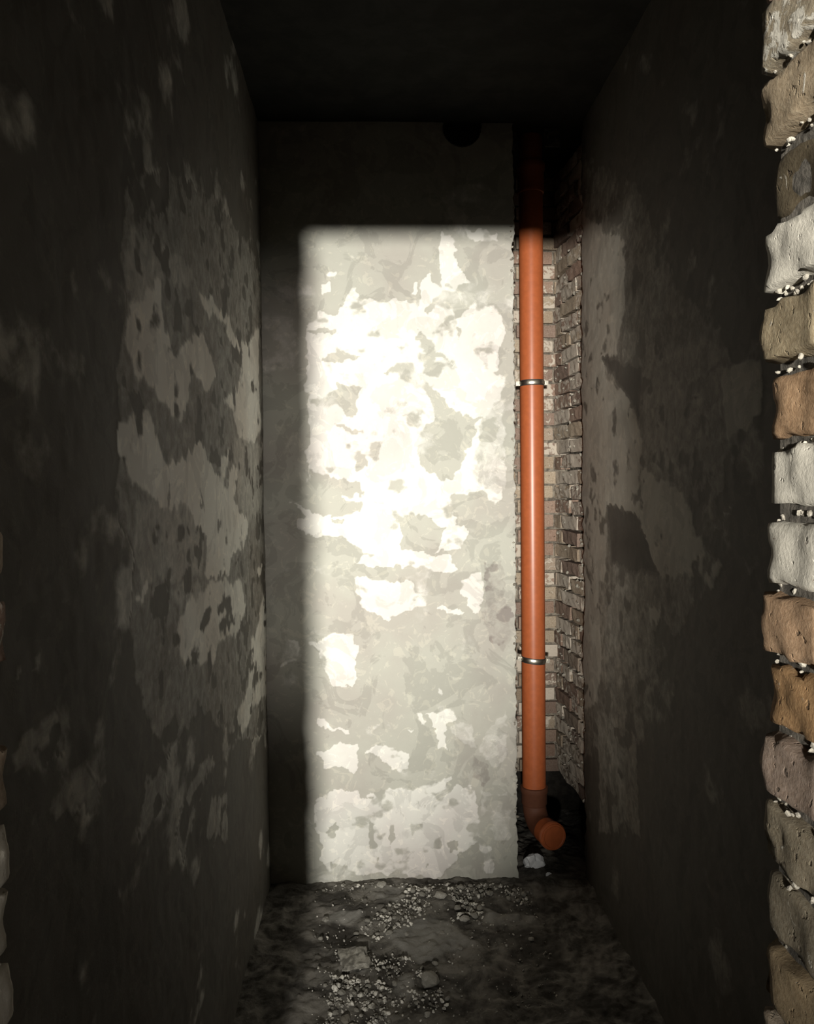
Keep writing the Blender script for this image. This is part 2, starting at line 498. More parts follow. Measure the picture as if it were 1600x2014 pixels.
add(RIGHT, 0.9, crop(1100, 200, 1.184,
    [(100, 640), (150, 680), (195, 790), (185, 850), (220, 870), (300, 930), (330, 1010), (380, 1090), (360, 1130), (300, 1100),
     (240, 1110), (160, 990), (110, 940), (95, 800)],
    [(380, 620), (470, 600), (470, 720), (390, 800)], [(80, 300), (150, 320), (150, 480), (130, 590), (80, 590)],
    [(175, 1180), (235, 1190), (225, 1220), (180, 1200)], [(190, 960), (260, 940), (290, 1000), (220, 1010)]))
add(RIGHT, 0.5, crop(1100, 200, 1.184, [(200, 560), (380, 560), (380, 700), (300, 880), (230, 860), (200, 760)],
    [(90, 1120), (200, 1130), (230, 1350), (100, 1350)], [(90, 1380), (180, 1480), (190, 1720), (90, 1700)]))
add(RIGHT, -0.8, crop(1100, 200, 1.184, [(95, 590), (190, 620), (185, 730), (150, 680)], [(110, 940), (180, 960), (230, 1100), (120, 1080)]))


# ------------------------------------------------------------------ plastered walls as fine grids
def wall_grid(name, u0, u1, nu, z0, z1, nz, to_world, normal, mat, polys, axis, val, seed,
              jag=None, back=0.03, hole=None, back_dir=None):
    u = np.linspace(0, 1, nu); z = np.linspace(z0, z1, nz)
    U, Z = np.meshgrid(u, z, indexing='ij')
    end = np.full(nz, u1) if jag is None else jag(z)
    Uw = u0 + U * (end[None, :] - u0)
    uz = lambda q: to_world_inv(q, axis)
    wu = Uw + 0.016 * fbm(Uw * 13, Z * 13, s=seed + 1, o=3) + 0.016 * fbm(Uw * 38, Z * 38, s=seed + 2, o=3)
    wz = Z + 0.024 * fbm(Uw * 11, Z * 11, s=seed + 3, o=3) + 0.020 * fbm(Uw * 34, Z * 34, s=seed + 4, o=3)
    mask = np.zeros_like(Uw)
    for p, v in polys:
        q = [uz(at(x, y, axis, val)) for x, y in p]
        mask[in_poly(wu, wz, q)] = v
    hard = mask.copy()
    for _ in range(1):
        m2 = mask.copy()
        m2[1:-1, 1:-1] = (mask[1:-1, 1:-1] * 4 + mask[:-2, 1:-1] + mask[2:, 1:-1] + mask[1:-1, :-2] + mask[1:-1, 2:]) / 8
        mask = m2
    cover = np.clip(fbm(Uw * 5, Z * 6.5, s=seed + 9, o=5) * 2.6 - 0.3, 0, 1) * 0.5
    mask = np.where(np.abs(hard) < 0.2, mask + cover, mask - 0.6 * np.clip(fbm(Uw * 12, Z * 15, s=seed + 11) * 4 - 0.9, 0, 1))
    disp = 0.0022 * np.clip(mask, -1, 1) + 0.006 * fbm(Uw * 2.3, Z * 2.3, s=seed + 5) + 0.0014 * fbm(Uw * 30, Z * 30, s=seed + 6)
    P = to_world(Uw, Z, disp)
    V = P.reshape(-1, 3)
    idx = np.arange(nu * nz).reshape(nu, nz)
    F = np.stack([idx[:-1, :-1], idx[1:, :-1], idx[1:, 1:], idx[:-1, 1:]], -1)
    keep = np.ones(F.shape[:2], bool)
    if hole is not None:
        cu, cz, r = hole
        mu = (Uw[:-1, :-1] + Uw[1:, 1:]) / 2; mz = (Z[:-1, :-1] + Z[1:, 1:]) / 2
        keep = (mu - cu) ** 2 + (mz - cz) ** 2 > r * r
    F = F[keep].reshape(-1, 4)
    A = mask.ravel()
    if back_dir is not None:     # raw broken edge of the plaster: thickness behind the last column
        e = idx[-1]
        base = len(V)
        bd = np.array(back_dir) * back
        Vb = V[e] + bd + 0.004 * np.stack([vnoise(z * 60, z * 0, s=seed + 20 + k) for k in range(3)], -1)
        V = np.vstack([V, Vb]); A = np.concatenate([A, np.full(nz, 0.3)])
        k = np.arange(nz - 1)
        F = np.vstack([F, np.stack([e[k], base + k, base + k + 1, e[k + 1]], -1)])
    if normal:
        F = F[:, ::-1]
    o = new_mesh(name, V, np.ascontiguousarray(F), mat, None, True, A)
    return struct(o)


def to_world_inv(q, axis):
    return (q.x, q.z) if axis == 1 else (q.y, q.z)


hq = at(908, 250, 1, YB)
wall_back = wall_grid('wall_back', XL - 0.02, XC, 250, -0.06, ZT + 0.01, 700,
                      lambda U, Z, d: np.stack([U, YB - d, Z], -1), False, M['back'], BACK, 1, YB, 100,
                      jag=lambda z: XC + 0.007 * fbm(z * 14, z * 0, s=5) + 0.004 * vnoise(z * 70, z * 0, s=6),
                      back=0.05, back_dir=(0.004, 1, 0), hole=(hq.x, ZT - 0.02, 0.085))
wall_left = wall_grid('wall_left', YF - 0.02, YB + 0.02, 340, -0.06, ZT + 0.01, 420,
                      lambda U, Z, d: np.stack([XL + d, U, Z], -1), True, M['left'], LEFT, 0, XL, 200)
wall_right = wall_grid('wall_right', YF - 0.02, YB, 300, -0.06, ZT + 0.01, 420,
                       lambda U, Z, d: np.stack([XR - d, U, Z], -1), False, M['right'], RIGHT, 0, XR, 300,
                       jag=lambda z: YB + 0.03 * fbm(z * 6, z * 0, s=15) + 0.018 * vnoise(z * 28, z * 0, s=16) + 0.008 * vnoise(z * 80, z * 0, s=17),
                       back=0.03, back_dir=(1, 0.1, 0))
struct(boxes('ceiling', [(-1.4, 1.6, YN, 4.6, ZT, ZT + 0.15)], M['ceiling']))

# flakes hanging from the ceiling at the head of the chase
for x_, y_, s_ in ((1011, 287, (.022, .02, .035)), (1085, 285, (.075, .02, .018))):
    q_ = at(x_, y_, 1, YB + 0.06)
    v_, f_ = box_vf(-s_[0] / 2, s_[0] / 2, -s_[1] / 2, s_[1] / 2, -s_[2] / 2, max(s_[2] / 2, ZT - q_.z + .002))
    v_ = [(a * (1 + .25 * math.sin(31 * i_)), b, c + .004 * math.sin(17 * i_)) for i_, (a, b, c) in enumerate(v_)]
    fl_ = new_mesh('plaster_flake', v_, f_, M['mortar'], bpy.data.objects['ceiling'])
    fl_.location = q_
# masonry behind the plaster
boxes('masonry', [(XL - 0.3, XC - 0.006, YB + 0.03, YC + 0.3, -0.1, ZT)], M['mortar'], wall_back)
# bed of mortar behind the chase bricks, with a black cavity left open at its foot
ZCAV = 0.30
M['cavity_shade'] = rough_mat('shaded_cavity', (0.012, 0.010, 0.008), (0.028, 0.024, 0.02), 20)  # near-black colour stands in for the shade inside the cavity
boxes('mortar_bed', [(XC - 0.02, 1.3, YC + 0.022, YC + 0.3, ZCAV, ZT)], M['darkmortar'], wall_back)
boxes('mortar_bed', [(0.985, 1.3, YB - 0.2, YC + 0.02, ZCAV, ZT), (0.975, 1.3, YF, YB - 0.2, -0.1, ZT)], M['darkmortar'], wall_right)
boxes('cavity', [(XC - 0.02, 1.3, YC + 0.24, YC + 0.3, -0.1, ZCAV), (1.16, 1.3, YB - 0.2, YC + 0.25, -0.1, ZCAV)], M['cavity_shade'], wall_back)
# round vent hole at the head of the back wall
bm = bmesh.new()
bmesh.ops.create_cone(bm, cap_ends=False, segments=32, radius1=0.087, radius2=0.087, depth=0.16, matrix=Matrix.Translation((hq.x, YB + 0.07, ZT - 0.02)) @ Matrix.Rotation(math.pi / 2, 4, 'X'))
v0 = [bm.verts.new((hq.x + 0.087 * math.cos(a * math.pi / 16), YB + 0.028, ZT - 0.02 + 0.087 * math.sin(a * math.pi / 16))) for a in range(32)]
bm.faces.new(v0)
from_bm('vent_hole', bm, M['rubber'], wall_back)

# ------------------------------------------------------------------ floor
GAP = []
def floor_patch(px, py):
    p = at(px, py, 2, 0.0)
    return (p.x, p.y)


FL = []
for val, polys in (
        (0.9, [[(672, 1868), (718, 1864), (722, 1908), (700, 1920), (668, 1912)],
               [(790, 1800), (860, 1800), (900, 1830), (930, 1870), (880, 1890), (800, 1880), (760, 1850)],
               [(720, 1745), (800, 1745), (790, 1770), (735, 1775)], [(960, 1790), (1010, 1790), (1050, 1820), (1010, 1840), (960, 1820)],
               [(780, 1920), (820, 1915), (820, 1960), (780, 1960)], [(650, 1790), (710, 1790), (700, 1820), (640, 1825)]]),
        (-0.9, [[(825, 1930), (860, 1905), (885, 1950), (840, 1960)], [(890, 1745), (960, 1740), (950, 1765), (900, 1775)],
                [(880, 1780), (940, 1770), (930, 1800), (890, 1800)], [(620, 1810), (700, 1825), (690, 1860), (620, 1850)],
                [(720, 1880), (770, 1870), (790, 1910), (740, 1930)], [(980, 1830), (1100, 1830), (1120, 1900), (1000, 1880)],
                [(650, 1755), (720, 1755), (700, 1768), (650, 1765)]])):
    for p in polys:
        FL.append(([floor_patch(*q) for q in p], val))


def floor_h(X, Y):
    X = np.asarray(X, float); Y = np.asarray(Y, float)
    h = 0.016 * fbm(X * 3.2, Y * 3.2, s=41) + 0.014 * fbm(X * 14, Y * 14, s=42) + 0.008 * fbm(X * 44, Y * 44, s=43)
    h = h - 0.012 * np.clip(vnoise(X * 9, Y * 9, s=44) - 0.25, 0, 1)
    for (cx, cy, r, a) in ((0.0, 3.35, 0.22, 0.03), (-0.22, 2.9, 0.2, 0.025), (0.3, 3.5, 0.14, 0.03), (0.75, 3.85, 0.2, 0.05)):
        d = ((X - cx) ** 2 + (Y - cy) ** 2) / (r * r)
        h = h + a * np.exp(-d * 1.6) * (0.6 + 0.4 * fbm(X * 20, Y * 20, s=45))
    return h


xs = np.concatenate([np.linspace(-1.4, -0.6, 10), np.linspace(-0.56, 1.2, 250), np.linspace(1.25, 1.6, 5)])
ys = np.concatenate([np.linspace(-3.6, 1.9, 60), np.linspace(1.93, 4.42, 330)])
X, Y = np.meshgrid(xs, ys, indexing='ij')
A = np.zeros_like(X)
wx, wy = X + 0.05 * fbm(X * 11, Y * 11, s=50), Y + 0.10 * fbm(X * 11, Y * 11, s=51)
for p, v in FL:
    A[in_poly(wx, wy, p)] = v
H = floor_h(X, Y)
for _ in range(3):
    A[1:-1, 1:-1] = (A[1:-1, 1:-1] * 2 + A[:-2, 1:-1] + A[2:, 1:-1] + A[1:-1, :-2] + A[1:-1, 2:]) / 6
A = A * 0.6 + 0.35 * fbm(X * 9, Y * 9, s=52)
H = H + 0.008 * A
idx = np.arange(X.size).reshape(X.shape)
F = np.stack([idx[:-1, :-1], idx[1:, :-1], idx[1:, 1:], idx[:-1, 1:]], -1).reshape(-1, 4)
floor = struct(new_mesh('floor', np.stack([X, Y, H], -1).reshape(-1, 3), F, M['floor'], None, True, A.ravel()))

# ------------------------------------------------------------------ bricks
def brick_mesh(name, sx, sy, sz, seed, n=(5, 3, 2), amp=0.003, bev=0.006, chip=0.0):
    """rough brick, origin at its centre"""
    bm = bmesh.new()
    bmesh.ops.create_cube(bm, size=1.0)
    for ax, k in enumerate(n):
        es = [e for e in bm.edges if abs((e.verts[0].co - e.verts[1].co)[ax]) > 0.9]
        if k > 1:
            bmesh.ops.subdivide_edges(bm, edges=es, cuts=k - 1, use_grid_fill=True)
    co = np.array([v.co[:] for v in bm.verts])
    half = np.array([sx, sy, sz]) / 2
    P = co * 2 * half
    inner = half - bev
    q = np.clip(P, -inner, inner)
    d = P - q
    ln = np.linalg.norm(d, axis=1, keepdims=True)
    P = np.where(ln > 1e-9, q + d / np.maximum(ln, 1e-9) * bev, P)
    nrm = co / np.maximum(np.linalg.norm(co, axis=1, keepdims=True), 1e-9)
    f = 34
    a = amp * fbm(P[:, 0] * f + seed * 3.1, P[:, 1] * f, P[:, 2] * f, s=seed, o=3)
    if chip:
        edge = (np.abs(co) > 0.45).sum(1) >= 2
        a = a - edge * chip * np.clip(vnoise(P[:, 0] * 45 + seed, P[:, 1] * 45, P[:, 2] * 45, s=seed + 7) + 0.2, 0, 1)
    P = P + nrm * a[:, None] * 1.6
    for v, c in zip(bm.verts, P):
        v.co = c
    me = bpy.data.meshes.new(name)
    bmesh.ops.recalc_face_normals(bm, faces=bm.faces)
    bm.to_mesh(me); bm.free()
    return me


rnd = random.Random(7)


def place_brick(me, mat, parent, loc, rot, col, cover):
    if not me.materials:
        me.materials.append(mat)
    o = bpy.data.objects.new('brick', me)
    COL.objects.link(o)
    o.parent = parent
    o.location = loc; o.rotation_euler = rot
    o.color = (*col, cover)
    return o


# chase: back
PAL = [(0.36, 0.29, 0.22), (0.34, 0.25, 0.2), (0.42, 0.35, 0.27), (0.30, 0.21, 0.165), (0.38, 0.31, 0.25), (0.27, 0.2, 0.165)]
hdr = [brick_mesh('chase_header', 0.122, 0.05, 0.064, 60 + i, (4, 1, 3), 0.003, 0.004) for i in range(5)]
stre = [brick_mesh('chase_stretcher', 0.05, 0.244, 0.064, 70 + i, (1, 7, 3), 0.006, 0.005) for i in range(6)]
shdr = [brick_mesh('chase_side_header', 0.05, 0.12, 0.064, 80 + i, (1, 4, 3), 0.006, 0.005) for i in range(5)]
CC = 0.0745
nrow = int((ZT - ZCAV) / CC) + 1
SKEW = math.atan2(0.045, 0.5)
for r in range(nrow):
    zc = ZCAV + (r + 0.5) * CC
    if zc > ZT - 0.03: break
    low = max(0.0, (1.55 - zc) / 1.5)  # lower chase bricks darker: soft shade put into their colour
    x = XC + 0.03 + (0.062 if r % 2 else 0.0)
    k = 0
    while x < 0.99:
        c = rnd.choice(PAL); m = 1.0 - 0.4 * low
        cov = rnd.choice((0.25, 0.35, 0.45, 0.6)) if low < 0.3 else rnd.choice((0.2, 0.3, 0.5, 0.75))
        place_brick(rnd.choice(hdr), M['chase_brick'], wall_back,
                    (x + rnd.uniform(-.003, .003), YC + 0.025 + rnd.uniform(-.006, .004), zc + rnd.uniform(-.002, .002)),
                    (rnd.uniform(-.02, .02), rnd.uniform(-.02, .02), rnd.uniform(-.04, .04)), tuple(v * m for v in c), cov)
        x += 0.131; k += 1
    # side of the chase, laid straight on from the right wall
    y = YB - 0.10 + (0.125 if r % 2 else 0.0)
    yl = []
    if r % 2: yl.append((y - 0.19, 0))
    while y < YC + 0.02:
        if rnd.random() < 0.3:
            yl.append((y, 1)); y += 0.13
        else:
            yl.append((y, 0)); y += 0.254
    for y, short in yl:
        L_ = 0.12 if short else 0.244
        yc = y + L_ / 2
        if yc > YC + 0.09: continue
        xx = 0.96 - (yc - YB) * 0.08
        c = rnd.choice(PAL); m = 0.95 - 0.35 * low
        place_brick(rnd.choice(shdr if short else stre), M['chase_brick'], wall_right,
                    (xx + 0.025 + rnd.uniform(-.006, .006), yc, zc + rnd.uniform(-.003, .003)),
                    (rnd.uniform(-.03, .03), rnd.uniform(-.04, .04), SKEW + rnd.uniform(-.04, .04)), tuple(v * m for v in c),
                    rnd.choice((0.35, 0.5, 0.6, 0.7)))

# doorway wall: core of mortar with the jamb bricks standing proud of it
wall_front = struct(boxes('wall_front', [
    (JR + 0.014, 1.6, YN + 0.012, YF - 0.012, -0.1, ZL), (-1.6, JL - 0.014, YN + 0.012, YF - 0.014, -0.1, ZL),
    (-1.6, 1.6, YN + 0.004, YF - 0.01, ZL, ZT)], M['mortar']))
Z0 = at(1516, 1010, 1, YF).z          # a bed joint at eye level
full = [brick_mesh('jamb_brick', 0.12, 0.25, 0.0665, 20 + i, (6, 22, 9), 0.0042, 0.007, 0.009) for i in range(5)]
half_ = [brick_mesh('jamb_half_brick', 0.12, 0.118, 0.0665, 30 + i, (6, 12, 9), 0.0042, 0.007, 0.009) for i in range(5)]
for me in full + half_:
    me.polygons.foreach_set('use_smooth', np.full(len(me.polygons), True))
# course: (clay colour, mortar cover, edge in photo pixels, recess)
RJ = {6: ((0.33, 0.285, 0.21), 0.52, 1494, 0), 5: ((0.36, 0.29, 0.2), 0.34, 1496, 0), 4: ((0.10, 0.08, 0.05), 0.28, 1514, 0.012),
      3: ((0.33, 0.29, 0.23), 0.95, 1508, 0), 2: ((0.34, 0.28, 0.185), 0.34, 1502, 0), 1: ((0.47, 0.31, 0.185), 0.22, 1520, 0),
      0: ((0.42, 0.36, 0.29), 1.0, 1523, 0), -1: ((0.42, 0.29, 0.2), 0.78, 1515, 0), -2: ((0.40, 0.27, 0.17), 0.25, 1508, 0),
      -3: ((0.42, 0.26, 0.13), 0.3, 1517, 0), -4: ((0.40, 0.31, 0.25), 0.3, 1506, 0), -5: ((0.36, 0.31, 0.225), 0.3, 1510, 0),
      -6: ((0.26, 0.225, 0.165), 0.35, 1526, 0), -7: ((0.34, 0.26, 0.16), 0.2, 1513, 0)}
ENDS = []
kmin = -int(Z0 / COURSE)
k = kmin
while Z0 + (k + 1) * COURSE < ZL + 0.02:
    zc = Z0 + (k + 0.5) * COURSE
    col, cov, edge, rec = RJ.get(k, (rnd.choice(PAL), 0.4, 1511, 0))
    col = tuple(v * (0.82 if k > -4 else 0.66) for v in col)  # lower courses darker: beam falloff put into the clay colour
    sh = (edge - 1511) / 1600 * YF
    if k == -6: lens = [0.0, 0.118 * 0 + 0.118, 0.25]
    order = [(half_, 0.118), (full, 0.25)] if (k % 2 == 0) else [(full, 0.25), (half_, 0.118)]
    for side in (1, -1):
        y = YF + rnd.uniform(-.002, .003) - (abs(sh) * 0.5 if side == 1 else 0)
        for n, (pool, ln) in enumerate(order):
            if side == 1:
                xx = JR + sh * 0.75 + (rec if n == 0 or ln > .2 else 0) + 0.06
                c_, v_ = (col, cov) if n == 0 else (rnd.choice(PAL), rnd.choice((.3, .6, .9)))
            else:
                xx = JL - 0.06 + rnd.uniform(-.005, .004)
                c_, v_ = rnd.choice(PAL), rnd.choice((.3, .5, .8))
            if n == 0: ENDS.append((side, xx - side * 0.06, y, zc, v_))
            place_brick(rnd.choice(pool), M['jamb_brick'], wall_front, (xx, y - ln / 2, zc + rnd.uniform(-.002, .002)),
                        (rnd.uniform(-.02, .02) + (math.pi if rnd.random() < .5 else 0), rnd.uniform(-.015, .015), rnd.uniform(-.03, .03)), c_, v_)
            y -= ln + 0.012
    k += 1


# ------------------------------------------------------------------ rocks, crumbs and mortar lumps
def rock_arrays(seed, sub=1, sq=(1, 1, 1), rough=0.35):
    bm = bmesh.new()
    bmesh.ops.create_icosphere(bm, subdivisions=sub, radius=1.0)
    P = np.array([v.co[:] for v in bm.verts])
    F = np.array([[v.index for v in f.verts] for f in bm.faces])
    bm.free()
    r = 1 + rough * fbm(P[:, 0] * 1.3 + seed * 7.7, P[:, 1] * 1.3, P[:, 2] * 1.3, s=seed, o=3) * 1.6
    return P * r[:, None] * np.array(sq), F


ROCKS = [rock_arrays(s, 1, (1, 0.8, 0.6)) for s in range(8)]


def scatter(name, pts, mat, parent=None):
    """pts: (x, y, z, radius); one joined mesh of loose crumbs"""
    V, F, n = [], [], 0
    g = random.Random(len(pts))
    for (x, y, z, r) in pts:
        P, T = ROCKS[g.randrange(8)]
        R = np.array(Matrix.Rotation(g.uniform(0, 6.28), 3, Vector((g.uniform(-1, 1), g.uniform(-1, 1), g.uniform(-1, 1) + .01)).normalized()))
        V.append(P @ R.T * r + np.array((x, y, z))); F.append(T + n); n += len(P)
    o = new_mesh(name, np.vstack(V), np.vstack(F), mat, parent)
    o['kind'] = 'stuff'
    return o


g = random.Random(3)
# crumbs of mortar sticking to the broken edges of the plaster and to the joints of the chase
pts = []
for i in range(170):
    z = g.uniform(0.15, 3.1)
    pts.append((XC + g.uniform(-.012, .004), YB + g.uniform(-.004, .02), z, g.uniform(.003, .010)))
scatter('edge_crumbs', pts, M['pale_mortar'], wall_back)
pts = []
for i in range(260):
    z = g.uniform(0.3, 3.0); y = g.uniform(YB - 0.02, YC - 0.03) if g.random() < .6 else g.uniform(YB - .02, YB + .12)
    pts.append((0.957 - (y - YB) * 0.08 + g.uniform(-.003, .006), y, z, g.uniform(.004, .013)))
scatter('mortar_lumps', pts, M['pale_mortar'], wall_right)
pts = []
for side, fx, ye, zc, cv in ENDS:      # squeezed-out mortar along the arris and in the joints of both jambs
    for i in range(int(6 + 34 * cv)):
        t = g.random()
        if t < 0.4 * cv:                   # on the far arris of the brick
            d = g.uniform(0, .009)
            pts.append((fx + side * (0.009 + d * 0.5), ye - 0.011 - (.009 - d) * .5, zc + g.uniform(-.034, .034), g.uniform(.001, .0032)))
        else:                          # in the bed joint below
            pts.append((fx + side * g.uniform(.007, .016), ye - g.uniform(.014, .2), zc - COURSE / 2 + g.uniform(-.006, .006), g.uniform(.0018, .0052)))
scatter('mortar_lumps', pts, M['pale_mortar'], wall_front)
# crumbs lying on the floor
pts = []


def clump(poly_px, n, rmin, rmax):
    q = [floor_patch(*p) for p in poly_px]
    x0, x1 = min(a[0] for a in q), max(a[0] for a in q); y0, y1 = min(a[1] for a in q), max(a[1] for a in q)
    c = 0; t = 0
    while c < n and t < n * 30:
        t += 1
        x, y = g.uniform(x0, x1), g.uniform(y0, y1)
        if in_poly(np.array([x]), np.array([y]), q)[0]:
            r = rmin + (rmax - rmin) * g.random() ** 2.2
            pts.append((x, y, float(floor_h(x, y)) + r * 0.25, r)); c += 1


clump([(800, 1750), (860, 1745), (840, 1790), (800, 1830), (740, 1850), (705, 1830), (760, 1790)], 420, .003, .011)
clump([(880, 1742), (970, 1738), (960, 1765), (880, 1775)], 130, .004, .014)
clump([(890, 1775), (950, 1780), (950, 1820), (900, 1810)], 120, .004, .014)
clump([(650, 1920), (750, 1935), (770, 2014), (640, 2030)], 420, .003, .013)
clump([(720, 1870), (800, 1880), (860, 1930), (880, 1990), (780, 1990), (730, 1930)], 260, .003, .010)
clump([(620, 1750), (1050, 1750), (1130, 2020), (600, 2030)], 700, .002, .007)
clump([(640, 1741), (1020, 1741), (1030, 1752), (630, 1752)], 200, .003, .009)
clump([(985, 1750), (1045, 1755), (1040, 1785), (1000, 1770)], 90, .004, .012)

# stones one could pick up
STONES = [rock_arrays(20 + s, 2, (1, 0.82, 0.62), 0.4) for s in range(6)]
sm = []
for i, (P, T) in enumerate(STONES):
    me = bpy.data.meshes.new('stone')
    me.from_pydata([tuple(v) for v in P], [], [tuple(int(a) for a in t) for t in T])
    me.materials.append(M['stone'])
    sm.append(me)


def stone(px, py, wpx, label, group=None, mat=None, name='stone', sq=1.0, var=None):
    p = at(px, py, 2, 0.0)
    r = wpx / 2 * p.y / FPX
    me = sm[var if var is not None else g.randrange(6)]
    if mat is not None:
        me = me.copy(); me.materials[0] = mat
    o = bpy.data.objects.new(name, me)
    COL.objects.link(o)
    o.scale = (r, r, r * sq)
    o.location = (p.x, p.y, float(floor_h(p.x, p.y)) + r * 0.34 * sq)
    o.rotation_euler = (g.uniform(-.2, .2), g.uniform(-.2, .2), g.uniform(0, 6.28))
    tag(o, label, 'stone', group)
    return o


stone(866, 1772, 24, 'pale round stone lying below the middle of the lit back wall', mat=M['crumb'])
stone(914, 1812, 20, 'pale angular stone in the dark clump right of floor centre', mat=M['crumb'], sq=0.8)
stone(845, 1936, 46, 'biggest dark stone, low in the picture on the open floor')
stone(750, 1746, 26, 'light wedge of mortar against the foot of the back wall', mat=M['crumb'], sq=0.6)
stone(1044, 1850, 12, 'single small stone alone on the dark floor in front of the pipe', mat=M['crumb'])
stone(840, 2000, 15, 'small rounded pebble at the very bottom edge of the picture', mat=M['crumb'])
stone(680, 2006, 22, 'whitish stone at the lower left edge of the lit floor', mat=M['pale_mortar'])
G = [(722, 1820), (755, 1800), (775, 1812), (790, 1770), (812, 1762), (830, 1768), (905, 1752), (925, 1748), (946, 1756), (963, 1762),
     (933, 1806), (900, 1792), (944, 1790), (672, 1962), (702, 1950), (724, 1944), (700, 1990), (746, 1972), (738, 1996), (660, 1990),
     (776, 1938), (790, 1942), (856, 1902), (880, 1972), (640, 1812), (630, 1846), (1000, 1766), (1018, 1772), (1030, 1760), (1012, 1752),
     (742, 1838), (764, 1842), (700, 1835), (800, 1838), (640, 1946), (820, 1975), (870, 1838), (905, 1870)]
for x, y in G:
    if x >= 985: lb, gp = 'small grey stone at the foot of the back wall beside the pipe chase', 'small stones beside the pipe chase'
    elif y < 1812 and x > 875: lb, gp = 'small grey stone in the gravel clump against the right half of the back wall', 'small stones in the right gravel clump'
    elif y < 1850 and x > 690: lb, gp = 'small grey stone in the gravel band below the middle of the back wall', 'small stones in the middle gravel band'
    elif y < 1850: lb, gp = 'small grey stone at the left edge of the lit floor near the back wall', 'small stones at the left edge of the lit floor'
    elif x < 760: lb, gp = 'small grey stone in the nearest gravel clump, below the flat plaster slab', 'small stones in the nearest gravel clump'
    else: lb, gp = 'small grey stone on the open floor around the biggest dark stone', 'small stones around the biggest stone'
    stone(x, y, g.uniform(10, 17), lb, gp)

STN = [(o.location.x, o.location.y, o.scale.x) for o in COL.objects if o.name.startswith('stone')]
pts = [p for p in pts if all((p[0] - x) ** 2 + (p[1] - y) ** 2 > (r * 1.05 + p[3]) ** 2 for x, y, r in STN)]
gr = scatter('gravel', pts, M['crumb'])
gr['label'] = 'loose gravel and mortar crumbs strewn over the dark floor'
gr['category'] = 'gravel'
# flat slab of broken plaster
p = at(696, 1893, 2, 0.0)
me = brick_mesh('plaster_slab', 0.11, 0.13, 0.018, 91, (8, 8, 2), 0.006, 0.004, 0.01)
me.materials.append(M['stone'])
o = link('plaster_slab', me)
o.location = (p.x, p.y, float(floor_h(p.x, p.y)) + 0.012)
o.rotation_euler = (0.06, -0.05, 0.15)
tag(o, 'flat grey slab of broken plaster lying on the left of the floor', 'slab')

# ------------------------------------------------------------------ orange drain pipe in the chase
PX, PY, PR = 0.733, 3.80, 0.0555


def ring_tube(bm, path, radii, seg=48, cap0=False, cap1=False):
    """sweep circles along a path of (point, tangent)"""
    rows = []
    for (p, t), r in zip(path, radii):
        t = t.normalized()
        a = Vector((1, 0, 0)) if abs(t.x) < 0.9 else Vector((0, 1, 0))
        n = (a - t * a.dot(t)).normalized(); b = t.cross(n)
        rows.append([bm.verts.new(p + n * (r * math.cos(2 * math.pi * i / seg)) + b * (r * math.sin(2 * math.pi * i / seg))) for i in range(seg)])
    for r0, r1 in zip(rows[:-1], rows[1:]):
        for i in range(seg):
            bm.faces.new((r0[i], r0[(i + 1) % seg], r1[(i + 1) % seg], r1[i]))
    if cap0: bm.faces.new(rows[0][::-1])
    if cap1: bm.faces.new(rows[-1])


def shade(o, ang=40):
    o.data.polygons.foreach_set('use_smooth', np.full(len(o.data.polygons), True))
    o.data.set_sharp_from_angle(angle=math.radians(ang))
    return o


pipe = tag(empty('drain_pipe', (PX, PY, 0.1)), 'orange plastic drain pipe rising up the brick chase right of the lit wall', 'pipe')
UPV = Vector((0, 0, 1))
ZS = 0.36
base = Vector((0, 0, -0.1))


def vpath(*zz):
    return [(Vector((0, 0, z - 0.1)), UPV) for z in zz]


bm = bmesh.new()
ring_tube(bm, vpath(ZS - 0.01, 1.2, 2.2, ZT + 0.02), [PR] * 4, cap0=True)
shade(from_bm('pipe_length', bm, M['pipe'], pipe))
# coupling with its rolled lip near the ceiling
bm = bmesh.new()
ring_tube(bm, vpath(3.14, 3.142, 3.15, 3.155, 3.24, 3.246, 3.255, 3.27, 3.278, 3.28),
          [PR, PR + .005, PR + .007, PR + .006, PR + .006, PR + .01, PR + .0115, PR + .0115, PR + .009, PR])
shade(from_bm('coupling', bm, M['pipe'], pipe))
# elbow: socket, bend towards the room and a little to the right, and the plugged outlet
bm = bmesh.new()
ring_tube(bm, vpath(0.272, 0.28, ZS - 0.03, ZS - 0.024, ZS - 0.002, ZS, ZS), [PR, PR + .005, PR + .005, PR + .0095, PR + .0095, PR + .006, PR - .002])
shade(from_bm('elbow_socket', bm, M['shaded_pipe'], pipe))
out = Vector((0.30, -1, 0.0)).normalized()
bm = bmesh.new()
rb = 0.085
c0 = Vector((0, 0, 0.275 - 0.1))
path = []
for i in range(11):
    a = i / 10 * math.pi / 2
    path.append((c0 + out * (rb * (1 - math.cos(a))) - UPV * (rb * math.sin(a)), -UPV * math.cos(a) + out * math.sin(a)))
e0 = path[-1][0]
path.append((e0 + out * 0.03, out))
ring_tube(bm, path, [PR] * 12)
shade(from_bm('elbow_bend', bm, M['shaded_pipe'], pipe))['label'] = 'elbow with shade painted into its dark colour'
e1 = e0 + out * 0.022
bm = bmesh.new()
offs = [0, .002, .05, .055, .075, .078, .078]
ring_tube(bm, [(e1 + out * t, out) for t in offs], [PR, PR + .003, PR + .003, PR + .008, PR + .008, PR + .006, PR + .001])
shade(from_bm('outlet_socket', bm, M['pipe'], pipe))
bm = bmesh.new()
e2 = e1 + out * 0.07
offs = [0, .013, .016, .016, .013, .0135]
ring_tube(bm, [(e2 + out * t, out) for t in offs], [PR + .001, PR + .004, PR + .002, PR - .005, PR - .008, .002], cap1=True)
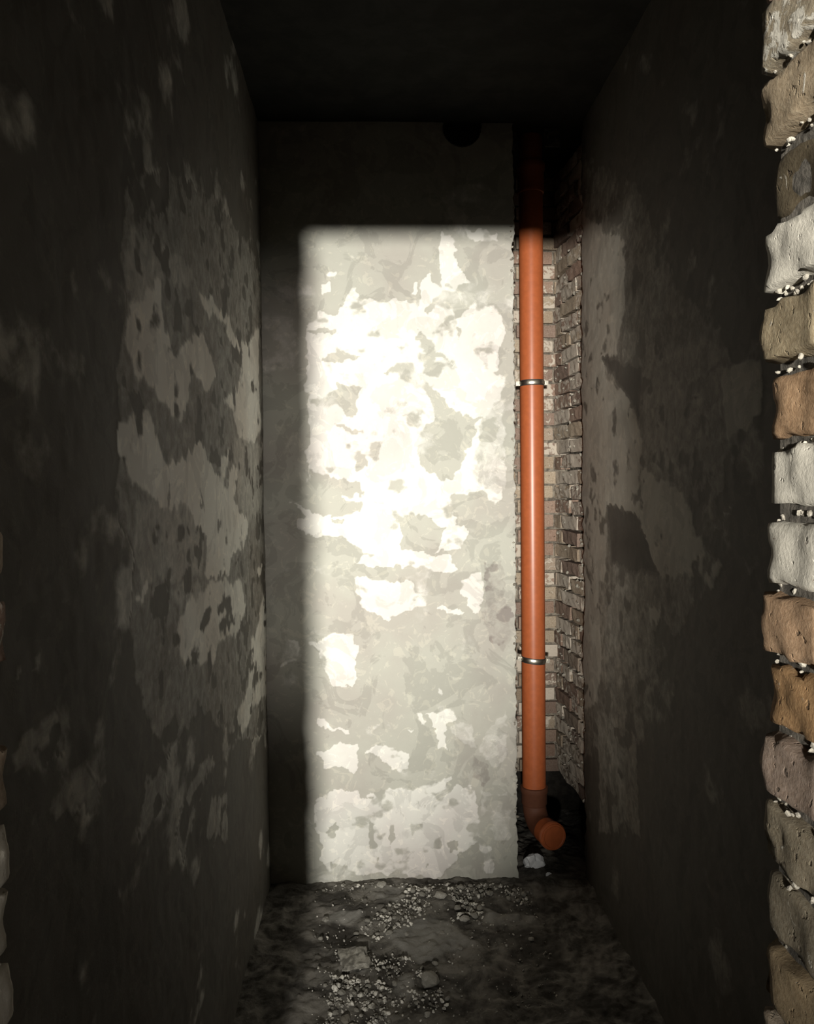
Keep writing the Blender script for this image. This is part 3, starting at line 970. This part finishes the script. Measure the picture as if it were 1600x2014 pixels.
shade(from_bm('end_plug', bm, M['pipe'], pipe), 30)


# clamps
def clamp(z, tilt, label):
    o = tag(empty('pipe_clamp', (PX, PY, z)), label, 'pipe clamp', None)
    o.rotation_euler = (tilt[0], tilt[1], 0)
    bm = bmesh.new()
    for s0, s1 in ((0, 1),):
        ring_tube(bm, [(Vector((0, 0, h)), UPV) for h in (-.010, -.0095, -.0035, .0035, .0095, .010)],
                  [PR + .0006, PR + .0035, PR + .0052, PR + .0052, PR + .0035, PR + .0006])
    shade(from_bm('band', bm, M['steel'], o), 60)
    bm = bmesh.new()
    ring_tube(bm, [(Vector((0, 0, h)), UPV) for h in (-.0135, -.013, .013, .0135)], [PR + .0002, PR + .0016, PR + .0016, PR + .0002])
    shade(from_bm('rubber_lining', bm, M['rubber'], o))
    for s in (-1, 1):
        v, f = [], []
        for dy in (-.006, .0045):
            vv, ff = box_vf(s * (PR + .002) - .001, s * (PR + .02) + .001, dy - .0016, dy + .0016, -.010, .010)
            f += [tuple(i + len(v) for i in q) for q in ff]; v += vv
        ear = new_mesh('ear', v, f, M['steel'], o)
        bm = bmesh.new()
        X_ = s * (PR + .012)
        bmesh.ops.create_cone(bm, cap_ends=True, segments=6, radius1=.0065, radius2=.0065, depth=.005, matrix=Matrix.Translation((X_, -.0105, 0)) @ Matrix.Rotation(math.pi / 2, 4, 'X'))
        bmesh.ops.create_cone(bm, cap_ends=True, segments=12, radius1=.003, radius2=.003, depth=.022, matrix=Matrix.Translation((X_, 0, 0)) @ Matrix.Rotation(math.pi / 2, 4, 'X'))
        from_bm('bolt', bm, M['steel'], o)
    bm = bmesh.new()
    ln = YC + 0.02 - PY - PR
    bmesh.ops.create_cone(bm, cap_ends=True, segments=12, radius1=.005, radius2=.005, depth=ln, matrix=Matrix.Translation((0, PR + ln / 2, 0)) @ Matrix.Rotation(math.pi / 2, 4, 'X'))
    from_bm('wall_stud', bm, M['steel'], o)
    return o


clamp(at(1050, 751, 1, PY - PR).z, (0.0, -0.02), 'upper steel clamp round the orange pipe, at about head height')
clamp(at(1054, 1302, 1, PY - PR).z, (0.0, 0.10), 'lower steel clamp round the orange pipe, slightly tilted')


# ------------------------------------------------------------------ white lump and chip under the plugged outlet
def lump(name, px, py, Yd, w_, h_, label, seed, cat):
    P, T = rock_arrays(seed, 3, (1, 0.75, 1), 0.3)
    P[:, 2] = np.where(P[:, 2] < -0.15, -0.15 + (P[:, 2] + 0.15) * 0.15, P[:, 2])
    P = np.round(P * 2.2) / 2.2 * 0.35 + P * 0.65       # broken facets
    P = P - np.array([P[:, 0].mean(), P[:, 1].mean(), P[:, 2].min()])
    P = P * np.array([w_ / np.ptp(P[:, 0]), w_ * 0.8 / np.ptp(P[:, 1]), h_ / np.ptp(P[:, 2])])
    o = new_mesh(name, P, T, M['white'])
    q = at(px, py, 1, Yd)
    o.location = (q.x, Yd, q.z)
    return tag(o, label, cat)


lump('plaster_lump', 1050, 1706, 3.72, 0.10, 0.068, 'white lump of plaster on the floor under the capped pipe outlet', 55, 'plaster lump')
lump('plaster_chip', 1080, 1728, 3.64, 0.035, 0.03, 'small white chip on the dark floor just right of the white lump', 57, 'plaster chip')
